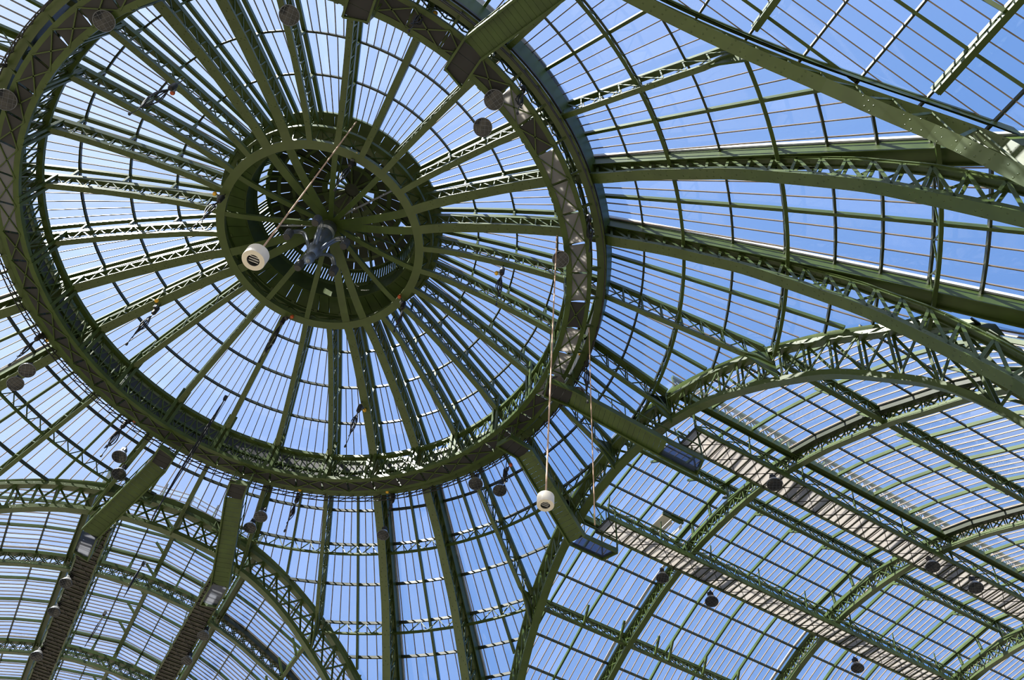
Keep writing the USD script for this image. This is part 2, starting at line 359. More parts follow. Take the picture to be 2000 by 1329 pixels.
# ------------------------------------------------------------------ lantern at the crown
g = Thing('lantern', 'dark green louvred lantern at the crown of the dome with flat ring and spokes', 'lantern')
mb = ring(0.147, 1.0, 0.0125, 0.06 * m_, top=0.0)
for r in (0.1425, 0.1515): mb.add(*ring(r, 1.0, 0.06 * m_, 0.35 * m_, top=1.0).get())
g.part('compression_ring', mb, RIVET)
Sx = np.radians(np.arange(29) * 360 / 28 + A0); A = np.stack([.147 * np.cos(Sx), .147 * np.sin(Sx), np.full(29, 1.006)], 1); B = np.stack([.158 * np.cos(Sx), .158 * np.sin(Sx), np.full(29, 1.036)], 1)
P, Q = zig(A, B, (0, 0, 0), 0, 0, 0, 'X', both=False)
g.part('ring_lattice', MB().bars(P, Q, 0.07 * m_, 0.07 * m_, (0, 0, 1)), GREEN)
g.part('inner_ring', ring(0.158, 1.037, 0.3 * m_, 0.3 * m_), GREEN)
g.part('eaves_rim', MB().lathe([(0.168, 1.0690), (0.172, 1.0690), (0.172, 1.0630), (0.168, 1.0630)], 84), GREEN)
for k in range(56):
    a = k * 360 / 56; g.part('eaves_soffit', MB().lathe([(0.1335, 1.0655), (0.1685, 1.0665), (0.1685, 1.0645), (0.1335, 1.0605)], 2, a + .15, a + 360 / 56 - .15), GREEN)
g.part('drum_wall', MB().lathe([(0.1315, 1.061), (0.134, 1.061), (0.134, 1.098), (0.1315, 1.098)], 84), GREEN)
g.part('drum_collar', MB().lathe([(0.1315, 1.098), (0.137, 1.101), (0.137, 1.104), (0.1285, 1.104)], 84), GREEN)
mb = MB()
for k in range(168):
    a = math.radians(k * 360 / 168)
    if (k // 14) % 12 in (2, 7) and k % 3: continue
    mb.bars([(0.130 * math.cos(a), 0.130 * math.sin(a), 1.104)], [(0.122 * math.cos(a), 0.122 * math.sin(a), 1.137)], 0.13 * m_, 0.05 * m_, (math.cos(a), math.sin(a), 0))
g.part('louvre_slats', mb, GREEN, kind='stuff')
for z0, z1, r0, r1 in ((1.135, 1.139, .123, .121), (1.148, 1.151, .110, .107), (1.163, 1.166, .092, .088), (1.176, 1.179, .068, .064), (1.186, 1.189, .045, .040)):
    g.part('louvre_ring', MB().lathe([(r1, z1), (r0 + .0035, z0), (r0 + .0025, z0 - .002), (r1 - .001, z1 - .002)], 64), GREEN)
zz = [(.122, 1.137), (.1085, 1.150), (.090, 1.1645), (.066, 1.178), (.043, 1.188), (.012, 1.196)]
for i in range(5):
    (ra, za), (rb, zb) = zz[i], zz[i + 1]; n = (40, 36, 30, 22, 12)[i]
    for k in range(n):
        if (k * 7 + i * 5) % 17 == 0 or (i == 4 and k in (3, 8)): continue
        a = k * 360 / n; g.part('roof_panel', MB().lathe([(ra, za), (rb, zb), (rb, zb - .0012), (ra, za - .0012)], 2, a + .5, a + 360 / n - .5), SHADED_GREEN)
for k in range(14):
    a = k * 360 / 14; P = np.array([pol(r, a, z) for r, z in [(.131, 1.10)] + zz]); g.part('roof_rib', MB().sweep(P - [0, 0, .002], (0, 0, 1), 0.14 * m_, 0.2 * m_), GREEN)
for a in sorted(sum([[D0 + 90 * k - 5.9, D0 + 90 * k + 5.9, A0 + 90 * k - 13.45, A0 + 90 * k + 13.45] for k in range(4)], [])):
    wide = abs(((a - D0 + 45) % 90) - 45) < 8
    P = np.array([pol(r, a, 1.0 + 0.055 * (1 - ((r - .008) / .136)) ** 1.3) for r in np.linspace(.008, .144, 9)])
    mb = MB().sweep(P, (0, 0, 1), (0.52 if wide else 0.32) * m_, 0.06 * m_, top=0.0).sweep(P, (0, 0, 1), 0.08 * m_, 0.35 * m_, top=1.0)
    g.part('spoke', mb, GREEN)
g.part('roof_cap', MB().lathe([(0, 1.1965), (.0135, 1.1955), (.0135, 1.1975), (0, 1.1985)], 24), SHADED_GREEN)
g.part('hub', MB().lathe([(0.0, 1.05), (0.013, 1.051), (0.014, 1.068), (0.0, 1.07)], 24), GREEN)
for k in range(6):
    a = 20 + k * 60; g.part('brace_rod', MB().bars([pol(.012, a, 1.07)], [pol(.12, a + 15, 1.135)], 0.1 * m_, 0.1 * m_, (0, 0, 1)), ZINC if k % 3 == 0 else GREEN)
g.done()

# the light fitting under the hub
g = Thing('hanging_light_cluster', 'grey metal light cluster with curved arms hanging below the hub of the lantern', 'light fitting')
Mz = lambda z: z
g.part('stem', MB().lathe([(0, 1.049), (0.0125, 1.048), (0.0135, 1.030), (0.0105, 1.027), (0.0125, 1.022), (0.012, 1.008), (0.0085, 1.004), (0.008, .985), (0, .985)], 24), BRIGHT, smooth=40)
g.part('bowl', MB().lathe([(0, .986), (0.009, .985), (0.0115, .976), (0.010, .962), (0.006, .955), (0, .955)], 24), BRIGHT, smooth=40)
g.part('finial', MB().lathe([(0, .957), (0.0055, .954), (0.0075, .946), (0.006, .938), (0.0025, .934), (0, .933)], 20), BRIGHT, smooth=40)
for k, a in enumerate((10, 82, 154, 226, 298)):
    s = np.linspace(0, 1, 9); P = np.array([pol(.008 + .034 * u, a, .968 + .03 * math.sin(u * 2.6) + .006 * u) for u in s])
    for o in (-1, 1): i = g.part('arm', MB().tube(P + rotz([(0, o * .0016, 0)] * 9, a), 0.09 * m_), BRIGHT, smooth=40)
    mb = MB().lathe([(0, .004), (.0062, .003), (.0062, -.009), (.0045, -.012), (0, -.012)], 16); v, f = mb.get()
    j = g.part('lamp_head', (v + pol(.043, a, .985), f), STEEL, smooth=40)
    g.part('lamp_glass', (MB().lathe([(0, 0), (.005, 0), (.005, -.0012), (0, -.0012)], 16).get()[0] + pol(.043, a, .9728), MB().lathe([(0, 0), (.005, 0), (.005, -.0012), (0, -.0012)], 16).get()[1]), LENS, sub=j)
g.done()

# ------------------------------------------------------------------ ring gallery at the foot of the dome
g = Thing('ring_gallery', 'round lattice gallery with walkway circling the foot of the dome', 'gallery')
NA = 112; an = np.arange(NA + 1) * 360 / NA
g.part('inner_top_chord', ring(.3665, .9346, 0.34 * m_, 0.24 * m_), GREEN)
g.part('inner_bottom_chord', ring(.3665, .8835, 0.30 * m_, 0.26 * m_), GREEN)
g.part('outer_chord', ring(.3925, .885, 0.24 * m_, 0.3 * m_), GREEN)
mb = ring(.409, .8965, 0.5 * m_, 0.10 * m_, top=0.0); mb.add(*ring(.411, .8975, 0.08 * m_, 0.6 * m_, top=1.0).get()); mb.add(*ring(.4055, .8975, 0.06 * m_, 0.25 * m_, top=1.0).get())
g.part('outer_beam', mb, RIVET)
g.part('step_wall', MB().lathe([(.4135, .905), (.4158, .905), (.4158, .968), (.4135, .968)], 112), SHADED_BLACK)
g.part('eaves_gutter', MB().lathe([(.4135, .906), (.4235, .9325), (.4195, .936), (.4125, .91)], 112), GREEN)
A = np.array([pol(.3665, a, .934) for a in an]); B = np.array([pol(.3665, a, .8835) for a in an]); P, Q = zig(A, B, (0, 0, 0), 0, 0, 0, 'X', both=False)
g.part('inner_lattice', MB().bars(P, Q, 0.07 * m_, 0.07 * m_, (0, 0, 1)), GREEN)
A = np.array([pol(.395, a + 1.6, .929) for a in an]); B = np.array([pol(.395, a + 1.6, .899) for a in an]); P, Q = zig(A, B, (0, 0, 0), 0, 0, 0, 'X', both=False)
g.part('middle_lattice', MB().bars(P, Q, 0.06 * m_, 0.06 * m_, (0, 0, 1)), GREEN)
g.part('middle_chord', ring(.395, .929, 0.2 * m_, 0.2 * m_), GREEN)
A = np.array([pol(.4125, a, .8935) for a in an]); B = np.array([pol(.4125, a, .8800) for a in an]); P, Q = zig(A, B, (0, 0, 0), 0, 0, 0, 'N', both=False)
g.part('outer_railing', MB().bars(P, Q, 0.035 * m_, 0.035 * m_, (0, 0, 1)), GRATE)
for z in (.880, .8875): g.part('rail', ring(.4125, z, 0.05 * m_, 0.05 * m_), GRATE)
for k in range(NA // 2):
    a = k * 720 / NA
    g.part('floor_panel', MB().lathe([(.3690, .8825), (.3908, .8825), (.3908, .8815), (.3690, .8815)], 2, a + .25, a + 720 / NA - .25), FROST if ((188 < a < 262 and k % 6 != 1) or 58 < a < 80) else GRATE)
    g.part('floor_joist', MB().bars([pol(.3665, a, .8845)], [pol(.409, a, .8965)], 0.12 * m_, 0.16 * m_, (0, 0, 1)), GREEN)
mb = MB()
for k in range(NA // 2):
    a = k * 720 / NA; mb.bars([pol(.3675, a, .8805), pol(.3915, a, .8805)], [pol(.3915, a + 720 / NA, .8805), pol(.3675, a + 720 / NA, .8805)], 0.06 * m_, 0.06 * m_, (0, 0, 1))
g.part('floor_bracing', mb, GREEN)
g.done()

# ------------------------------------------------------------------ pendentive glazing (four windows)
PHI = [-45, -37.8, -31, -24.3, -17.6, -11.75, -5.9, 0, 5.9, 11.75, 17.6, 24.3, 31, 37.8, 45]
SR = [0.4185, 0.4645, 0.511, 0.5645, 0.6155, 0.660, 0.698, 0.735, 0.772, 0.808, 0.844, 0.88]
def pendentive():
    g = Thing('window_pendentive', '', 'glass pendentive', kind='structure'); P, Q = [], []
    for i in range(len(PHI) - 1):
        A = np.linspace(PHI[i], PHI[i + 1], 5)
        for k in range(4):
            e = 0.04 * (A[1] - A[0])
            for j in range(len(SR) - 1):
                r0, r1 = SR[j] + .0006, SR[j + 1] - .0006
                ra, rb = min(r1, r_end(A[k] + e)), min(r1, r_end(A[k + 1] - e))
                if max(ra, rb) < r0 + 0.002: continue
                ra, rb = max(ra, r0 + .0005), max(rb, r0 + .0005); tl = rng.uniform(-1, 1) * 0.0007
                c = np.array([pol(r0, A[k] + e, gs(r0) + tl), pol(ra, A[k] + e, gs(ra) + tl), pol(rb, A[k + 1] - e, gs(rb) - tl), pol(r0, A[k + 1] - e, gs(r0) - tl)])
                g.part('pane', quad_slab(c, (0.7, 0, 1)), GLASS if rng.random() < 0.8 else GLASS2)
            if k:
                re = min(r_end(A[k]), SR[-1]); rs = [r for r in SR if r < re - .004] + [re]
                P += [pol(r, A[k], gs(r)) for r in rs[:-1]]; Q += [pol(r, A[k], gs(r)) for r in rs[1:]]
    g.part('glazing_bars', MB().bars(P, Q, 0.045 * m_, 0.07 * m_, (0.6, 0, 1), top=0.0), BAR, kind='stuff')
    for i, ph in enumerate(PHI[1:-1]):
        re = min(r_end(ph), 0.88); R = np.linspace(.4165, re, 8); deep = abs(abs(ph) - 5.9) < .1
        w = (0.15 if i % 2 == 0 else 0.22) * m_
        if not deep: g.part('rafter', MB().sweep(np.array([pol(r, ph, gs(r)) for r in R]), (0, 0, 1), w, 0.24 * m_, top=0.1), GREEN)
    fine = np.linspace(-45, 45, 61)
    for j, r in enumerate(SR[1:-1]):
        ph = [p for p in fine if r_end(p) > r]
        if len(ph) < 61 and r_end(0) > r:
            e1 = next((p for p in np.linspace(ph[-1], 45, 200) if r_end(p) < r), 45); ph = [-e1] + ph + [e1]
        for run in ([[p for p in ph if p < 0.01], [p for p in ph if p > -.01]] if len(ph) < 61 and r_end(0) < r else [ph]):
            if len(run) < 2: continue
            c = np.array([pol(r, p, gs(r)) for p in run])
            g.part('purlin', MB().sweep(c - [0, 0, .0005], (0, 0, 1), 0.10 * m_, 0.2 * m_, top=0.0), SHADED_GREEN)
            if j in (1, 3, 6):
                lo = np.array([pol(r - .002, p, gs(r) - 0.025) for p in run]); k = g.part('lattice_chord', MB().sweep(lo, (0, 0, 1), 0.16 * m_, 0.12 * m_), GREEN)
                Pz, Qz = zig(c - [0, 0, .004], lo, (0, 0, 0), 0, 0, 0, 'W', both=False)
                g.part('lattice', MB().bars(Pz, Qz, 0.06 * m_, 0.06 * m_, (0, 0, 1)), GREEN)
    return g
w = pendentive()
PL = {D0: ('left', 'at the left edge of the photo'), D0 + 90: ('top', 'at the top left beyond the ring gallery'), D0 + 180: ('right', 'to the right of the ring gallery'), D0 + 270: ('bottom', 'below the ring gallery at the bottom centre')}
for k, (rot, (nm, where)) in enumerate(sorted(PL.items())):
    lab = 'curved glass pendentive ' + where
    w.name = 'window_%d' % (k + 1)
    if k == 0: w.label = lab; w.done(rot=rot)
    else: w.copy(rot, lab)

# ------------------------------------------------------------------ pendentive trusses
DEEP = np.array([(.4125, .9035), (.4194, .897), (.455, .874), (.49, .850), (.527, .82), (.562, .792), (.61, .741), (.64, .707), (.668, .673), (.706, .612), (.7375, .557), (.7475, .538), (.765, .48), (.778, .40)])
df = PchipInterpolator(DEEP[:, 0], DEEP[:, 1])
def upc(r): return gs(r) - np.interp(r, [.5, .563, .62, .676, .726, .761, .79], [.0015, .0025, .007, .018, .0423, .0807, .13])
def deep_rib():
    t = Thing('pendentive_rib', '', 'truss', group='deep box ribs of the pendentives')
    R = np.linspace(.414, .88, 40); gl = np.stack([R, 0 * R, gs(R)], 1)
    mb = MB()
    for s in (-1, 1): mb.sweep(gl + [0, s * .0085, 0], (0.5, 0, 1), 0.05 * m_, 0.85 * m_, top=0.1)
    mb.sweep(gl - [0, 0, .0165], (0.5, 0, 1), 0.70 * m_, 0.05 * m_)
    t.part('gutter_box', mb, GREEN)
    for s in (-1, 1): t.part('flashing', MB().sweep(gl + [0, s * .0105, .003], (0.5, 0, 1), 0.08 * m_, 0.2 * m_), ZINC)
    R = np.linspace(.414, .79, 34); up = np.stack([R, 0 * R, upc(R) - .012], 1)
    mb = MB().sweep(up, (0.5, 0, 1), 0.5 * m_, 0.05 * m_)
    for s in (-1, 1): mb.sweep(up + [0, s * .004, 0], (0.5, 0, 1), 0.06 * m_, 0.25 * m_)
    t.part('top_chord', mb, RIVET)
    R = np.linspace(.4125, .778, 34); lo = np.stack([R, 0 * R, df(R)], 1)
    mb = MB().sweep(lo, (0.5, 0, 1), 0.56 * m_, 0.05 * m_, top=0.0)
    for s in (-1, 1): mb.sweep(lo + [0, s * .004, 0], (0.5, 0, 1), 0.06 * m_, 0.3 * m_, top=1.0)
    t.part('bottom_flange', mb, RIVET)
    S = np.cumsum(np.r_[.424, np.linspace(.021, .0135, 21)]); S = S[S < .777]
    Su = S + np.interp(S, [.42, .55, .7, .78], [0, .006, .022, .03]); Su = np.minimum(Su, .788)
    A = np.stack([Su, 0 * S, upc(Su) - .013], 1); B = np.stack([S, 0 * S, df(S) + .004], 1)
    P, Q = zig(A, B, (0, 1, 0), .0042, 0, 0, 'N')
    for p, q in zip(P, Q): t.part('lattice_bar', MB().bars([p], [q], 0.13 * m_, 0.045 * m_, (0, 1, 0)), GREEN)
    t.part('pier_leg', MB().bars([(.779, 0, .41)], [(.785, 0, -.03)], 0.6 * m_, 0.6 * m_, (0, 1, 0)), GREEN)
    return t
t = deep_rib(); first = True; todo = {}
for k in range(4):
    for e in (-1, 1):
        rot = D0 + 90 * k + e * 5.9; R = np.linspace(.42, .77, 12); probe = rotz(np.stack([R, 0 * R, df(R)], 1), rot)
        if seen(probe, 0): todo[rot] = (bearing(probe[2:5]), PL[D0 + 90 * k][0])
word = ordinals({k: v[0] for k, v in todo.items()})
for rot, (b, nm) in todo.items():
    lab = 'deep riveted box rib of the %s pendentive, %s such rib clockwise from the top' % (nm, word[rot])
    if first: t.label = lab; t.done(rot=rot); first = False
    else: t.copy(rot, lab)
def skirt(re, stub):
    t = Thing('pendentive_truss', '', 'truss', group='slim lattice trusses of the pendentives')
    R = np.linspace(.414, re + .004, 12); up = np.stack([R, 0 * R, gs(R) - .004], 1)
    off = np.interp(R, [.414, .44, re - .03, re - .008, re + .004], [.0455, .0455, .040, .030, .034] if not stub else [.0455, .045, .042, .040, .045])
    lo = np.stack([R, 0 * R, gs(R) - off], 1)
    t.part('top_chord', MB().sweep(up, (0.4, 0, 1), 0.26 * m_, 0.2 * m_), GREEN)
    mb = MB().sweep(lo, (0.4, 0, 1), 0.26 * m_, 0.05 * m_, top=0.0)
    for s in (-1, 1): mb.sweep(lo + [0, s * .002, 0], (0.4, 0, 1), 0.05 * m_, 0.16 * m_, top=1.0)
    t.part('bottom_flange', mb, RIVET)
    n = max(4, int((re - .414) / .021)); S = np.linspace(.417, re, n); o2 = np.interp(S, R, off)
    P, Q = zig(np.stack([S, 0 * S, gs(S) - .005], 1), np.stack([S, 0 * S, gs(S) - o2 + .003], 1), (0, 1, 0), .0026, 0, 0, 'N')
    t.part('lattice', MB().bars(P, Q, 0.065 * m_, 0.04 * m_, (0, 1, 0)), GREEN)
    t.part('end_bracket', MB().plate([(re - .03, -.0012, gs(re - .03) - .038), (re + .004, -.0012, gs(re) - .065), (re + .008, -.0012, gs(re) - .01), (re - .004, -.0012, gs(re) - .03)], (0, 1, 0), .0024), GREEN)
    return t
sk, todo = {}, {}
for k in range(4):
    for da in (-27.4, -13.45, 0, 13.45, 27.4):
        rot = A0 + 90 * k + da; re = r_end(45 - abs(da)); R = np.linspace(.43, re, 6)
        probe = rotz(np.stack([R, 0 * R, gs(R) - .02], 1), rot)
        if seen(probe, 0): todo[rot] = (bearing(probe), abs(da), re)
word = ordinals({k: v[0] for k, v in todo.items()})
for rot, (b, key, re) in todo.items():
    lab = '%s slim lattice truss outside the ring gallery, counted clockwise from the top' % word[rot]
    if key not in sk: sk[key] = skirt(re, key < 20); sk[key].label = lab; sk[key].done(rot=rot)
    else: sk[key].copy(rot, lab)

# ------------------------------------------------------------------ nave arches
def arch():
    t = Thing('nave_arch', '', 'arch', group='great arches between dome and naves')
    tt = np.linspace(-.485, .485, 72); du = np.array([1.0, 0, 0])
    def curve(f, tt, o=0.0): return np.stack([bow(tt) + o, tt, f(tt)], 1)
    def nrm(C):
        tg = nz(np.gradient(C, axis=0)); return nz(np.cross(tg, np.cross([0, 0, 1.0], tg) * 0 + du)) * np.sign(np.cross(tg, du)[:, 2:] + 1e-9)
    tl = np.linspace(-.471, .471, 72); L = curve(low_f, tl, .004); Up = curve(upp_f, tt)
    NL, NU = nrm(L), nrm(Up)
    mb = MB().sweep(L, NL, 0.52 * m_, 0.05 * m_, top=0.0)
    for s in (-1, 1): mb.sweep(L + [s * .0042, 0, 0], NL, 0.06 * m_, 0.26 * m_, top=1.0)
    t.part('bottom_flange', mb, RIVET)
    mb = MB().sweep(Up, NU, 0.5 * m_, 0.05 * m_, top=0.5)
    for s in (-1, 1): mb.sweep(Up + [s * .004, 0, 0], NU, 0.06 * m_, 0.26 * m_, top=1.0)
    t.part('top_chord', mb, RIVET)
    # lit edge plate from the top chord up to the pendentive's glass
    te = np.linspace(-.40, .40, 61); r = np.hypot(.5075 + .43 * te ** 2, te); up = np.stack([.5085 + .43 * te ** 2, te, np.minimum(gs(r) + .002, upp_f(te) + .018)], 1); dn = curve(upp_f, te, .0015) + [0, 0, .004]
    V = np.vstack([up, dn, up + [.0012, 0, 0], dn + [.0012, 0, 0]]); n = 61; F = []
    for i in range(n - 1):
        F += [[i, i + 1, n + i], [i + 1, n + i + 1, n + i], [2 * n + i, 3 * n + i, 2 * n + i + 1], [2 * n + i + 1, 3 * n + i, 3 * n + i + 1]]
        F += [[i, 2 * n + i, i + 1], [i + 1, 2 * n + i, 2 * n + i + 1]]
    t.part('edge_plate', (V, np.array(F)), GREEN)
    te = np.linspace(-.48, .48, 61); up = np.stack([bow(te) + .010, te, side_f(te) + .001], 1); dn = np.stack([bow(te) + .009, te, np.maximum(upp_f(te) + .003, side_f(te) - .020)], 1)
    V = np.vstack([up, dn, up + [.0012, 0, 0], dn + [.0012, 0, 0]]); t.part('eaves_plate', (V, np.array(F)), GREEN)
    # lattice at even steps along the arch
    ss = np.linspace(-1, 1, 35); ta = np.sign(ss) * .468 * np.abs(ss) ** 0.93; tb = ta * 1.035
    A, B = curve(upp_f, tb) + [0, 0, .001], curve(low_f, ta, .004) + [0, 0, .003]
    P, Q = zig(A, B, du, .004, 0, 0, 'N')
    for p, q in zip(P, Q): t.part('lattice_bar', MB().bars([p], [q], 0.13 * m_, 0.045 * m_, du), GREEN)
    for s in (-1, 1): t.part('springer', MB().bars([(bow(.48) + .002, s * .481, .415)], [(bow(.48) + .002, s * .483, -.03)], 0.9 * m_, 0.8 * m_, (1, 0, 0)), GREEN)
    return t
t = arch()
WH = {'lower right': 'sweeping over the bright vault at right', 'lower left': 'at the bottom left corner', 'upper right': 'a beam crossing the top right corner'}
for k, (nm, rot) in enumerate(NAVES.items()):
    lab = 'great riveted arch of the %s nave, %s' % (nm, WH[nm])
    if k == 0: t.label = lab; t.done(rot=rot)
    else: t.copy(rot, lab)

# ------------------------------------------------------------------ nave vault glazing, bay by bay
TS = [.1434, .19, .2385, .287, .335, .383, .43, .47, .50, .512]
TC = [-.135, -.09, -.045, 0, .045, .09, .135]
def vault(us, gable):
    g = Thing('window_vault', '', 'glass vault', kind='structure'); panes = []; P, Q = [], []
    rows = [(-b, -a, 's') for a, b in zip(TS[:-1], TS[1:])][::-1] + [(a, b, 'c') for a, b in zip(TC[:-1], TC[1:])] + [(a, b, 's') for a, b in zip(TS[:-1], TS[1:])]
    for i in range(len(us) - 1):
        n = 6; uu = np.linspace(us[i], us[i + 1], n + 1)
        for a, b, kd in rows:
            f = crown_f if kd == 'c' else side_f; za, zb = float(f(a)), float(f(b))
            for k in range(n):
                lim = (bow(max(abs(a), abs(b))) + .004) if gable else 0
                u1 = uu[k + 1] - .0006; u0a, u0b = [max(uu[k] + .0006, bow(abs(q)) + .008 if gable else 0) for q in (a, b)]
                if max(u1 - u0a, u1 - u0b) < .002: continue
                u0a, u0b = min(u0a, u1 - .0004), min(u0b, u1 - .0004)
                d = .0006; tl = rng.uniform(-1, 1) * .0003; sg = 1 if b > a else -1
                c = np.array([(u0a, a + d, za + tl), (u1, a + d, za - tl), (u1, b - d, zb - tl), (u0b, b - d, zb + tl)])
                panes.append((c, kd))
            for k in range(1, n):
                pa, pb = np.array((uu[k], a, za)), np.array((uu[k], b, zb))
                if gable:
                    fa, fb = uu[k] - bow(abs(a)) - .008, uu[k] - bow(abs(b)) - .008
                    if fa < 0 and fb < 0: continue
                    if fa < 0: pa = pb + (pa - pb) * fb / (fb - fa)
                    elif fb < 0: pb = pa + (pb - pa) * fa / (fa - fb)
                P.append(pa); Q.append(pb)
    best = sorted(range(len(panes)), key=lambda i: -area(rotz(panes[i][0], A0 - 90)))[:300]; rest = MB(); bs = set(best)
    for i, (c, kd) in enumerate(panes):
        n = np.cross(c[1] - c[0], c[3] - c[0]); n = n * np.sign(n[2] + 1e-12); sl = quad_slab(c, n)
        if i in bs: g.part('pane', sl, GLASS if rng.random() < .8 else GLASS2)
        else: rest.add(*sl)
    if rest.n: g.part('small_panes', rest, GLASS, kind='stuff')
    g.part('glazing_bars', MB().bars(P, Q, 0.045 * m_, 0.07 * m_, (0, 0, 1), top=0.0), BAR, kind='stuff')
    tsd = np.array(TS)
    for i, u in enumerate(us[:-1] if not gable else us[1:-1]):
        for s in (-1, 1):
            tl = [t for t in tsd if not gable or bow(t) < u]
            C = np.array([(u, s * t, side_f(t)) for t in tl])
            g.part('rafter', MB().sweep(C, (0, 0, 1), 0.12 * m_, 0.2 * m_, top=0.1), GREEN)
            C = np.array([(u, s * t, crown_f(t)) for t in (0, .045, .09, .136)]); g.part('crown_rafter', MB().sweep(C, (0, 0, 1), 0.12 * m_, 0.2 * m_, top=0.1), GREEN)
    for s in (-1, 1):
        for t in TS[1:-1]:
            st = max(us[0], bow(t)) if gable else us[0]
            g.part('purlin', MB().bars([(st, s * t, side_f(t))], [(us[-1], s * t, side_f(t))], 0.09 * m_, 0.16 * m_, (0, 0, 1), top=0.0), SHADED_GREEN)
        for t in (.045, .09): g.part('crown_purlin', MB().bars([(us[0], s * t, crown_f(t))], [(us[-1], s * t, crown_f(t))], 0.09 * m_, 0.16 * m_, (0, 0, 1), top=0.0), SHADED_GREEN)
        st = us[0] if not gable else bow(.1434)
        mb = MB().bars([(st, s * .139, .8535)], [(us[-1], s * .139, .8535)], 0.42 * m_, 0.06 * m_, (0, 0, 1))
        mb.bars([(st, s * .1434, .853)], [(us[-1], s * .1434, .853)], 0.06 * m_, 0.5 * m_, (0, 0, 1)); mb.bars([(st, s * .1345, .853)], [(us[-1], s * .1345, .853)], 0.06 * m_, 0.4 * m_, (0, 0, 1))
        g.part('valley_gutter', mb, GREEN)
        ue = np.linspace(st, us[-1], 13 if not gable else 10); A = np.stack([ue, 0 * ue + s * .1352, 0 * ue + .8935], 1); B = np.stack([ue, 0 * ue + s * .1345, 0 * ue + .858], 1)
        Pz, Qz = zig(A, B, (0, 0, 0), 0, 0, 0, 'X', both=False)
        g.part('step_lattice', MB().bars(Pz, Qz, 0.06 * m_, 0.06 * m_, (0, 0, 1)), GREEN)
        g.part('step_rail', MB().bars([A[0]], [A[-1]], 0.2 * m_, 0.2 * m_, (0, 0, 1)), GREEN)
    if gable:
        for k in range(6):
            a, b = TC[k], TC[k + 1]; c = np.array([(.522, a + .0006, .872), (.522, b - .0006, .872), (.522, b - .0006, crown_f(b) - .001), (.522, a + .0006, crown_f(a) - .001)])
            g.part('gable_pane', quad_slab(c, (1, 0, 0)), GLASS2)
        g.part('gable_frame', MB().bars([(.522, t, .87) for t in TC], [(.522, t, crown_f(t)) for t in TC], .1 * m_, .1 * m_, (1, 0, 0)).bars([(.522, -.135, .872)], [(.522, .135, .872)], .16 * m_, .2 * m_, (0, 0, 1)), GREEN)
    C = np.array([(us[-1] - .010, t, side_f(t) + .002) for t in TS]); g.part('flashing', MB().sweep(C, (0, 0, 1), 0.22 * m_, 0.04 * m_), ZINC)
    C = np.array([(us[-1] - .008, -t, side_f(t) - .004) for t in TS]); g.part('gutter', MB().sweep(C, (0, 0, 1), 0.30 * m_, 0.5 * m_), SHADED_GREEN)
    if gable:
        te = np.linspace(.1434, .47, 20)
        for s in (-1, 1): g.part('edge_rafter', MB().sweep(np.stack([bow(te) + .009, s * te, side_f(te)], 1), (0, 0, 1), .2 * m_, .24 * m_, top=.1), GREEN)
    return g
pu = [.512, .5795, .65, T0]; fu = [T0, T0 + .079, T0 + .1495, T0 + .2195, T0 + BAY]
v0, v1 = vault(pu, True), vault(fu, False)
nwin = 5; started = set()
ORD = ['first', 'second', 'third', 'fourth', 'fifth']
for nm, rot in NAVES.items():
    nb = {'lower right': 4, 'lower left': 3, 'upper right': 2}[nm]
    for b in range(nb):
        src = v0 if b == 0 else v1; src.name = 'window_%d' % nwin; nwin += 1
        lab = '%s glazed bay of the %s nave vault counted outward from the dome' % (ORD[b], nm)
        if b == 0: lab = 'glazed bay of the %s nave vault directly behind its great arch' % nm
        sh = (0, 0, 0) if b == 0 else ((b - 1) * BAY, 0, 0)
        if id(src) not in started: started.add(id(src)); src.label = lab; src.done(rot=rot)
        else: src.copy(rot, lab, sh)

# ------------------------------------------------------------------ nave trusses and lattice purlins
def nave_truss():
    t = Thing('nave_truss', '', 'truss', group='arched lattice trusses of the naves')
    tt = np.linspace(-.505, .505, 64); up = np.stack([0 * tt + T0, tt, side_f(tt) - .003], 1); lo = np.stack([0 * tt + T0, tt * .985, side_f(tt * .985) - .0275], 1)
    t.part('top_chord', MB().sweep(up, (0, 0, 1), 0.40 * m_, 0.26 * m_), GREEN)
    mb = MB().sweep(lo, (0, 0, 1), 0.40 * m_, 0.05 * m_, top=0.0)
    for s in (-1, 1): mb.sweep(lo + [s * .003, 0, 0], (0, 0, 1), 0.05 * m_, 0.2 * m_, top=1.0)
    t.part('bottom_flange', mb, RIVET)
    S = np.linspace(-.49, .49, 46); P, Q = zig(np.stack([0 * S + T0, S, side_f(S) - .004], 1), np.stack([0 * S + T0, S * .985, side_f(S * .985) - .025], 1), (1, 0, 0), .003, 0, 0, 'X')
    t.part('lattice', MB().bars(P, Q, 0.06 * m_, 0.045 * m_, (1, 0, 0)), GREEN)
    for s in (-1, 1): t.part('crown_rafter', MB().bars([(T0, 0, .9145)], [(T0, s * .136, .894)], 0.3 * m_, 0.25 * m_, (0, 0, 1)), GREEN)
    for s in (-.135, -.09, -.045, 0, .045, .09, .135): t.part('crown_post', MB().bars([(T0, s, side_f(s))], [(T0, s, crown_f(s))], 0.16 * m_, 0.16 * m_, (1, 0, 0)), GREEN)
    return t
t = nave_truss(); first = True
for nm, rot in NAVES.items():
    for b in range({'lower right': 4, 'lower left': 3, 'upper right': 2}[nm]):
        lab = '%s arched lattice truss inside the %s nave counted from the dome' % (ORD[b], nm)
        if first: t.label = lab; t.done(rot=rot); first = False
        else: t.copy(rot, lab, (b * BAY, 0, 0))
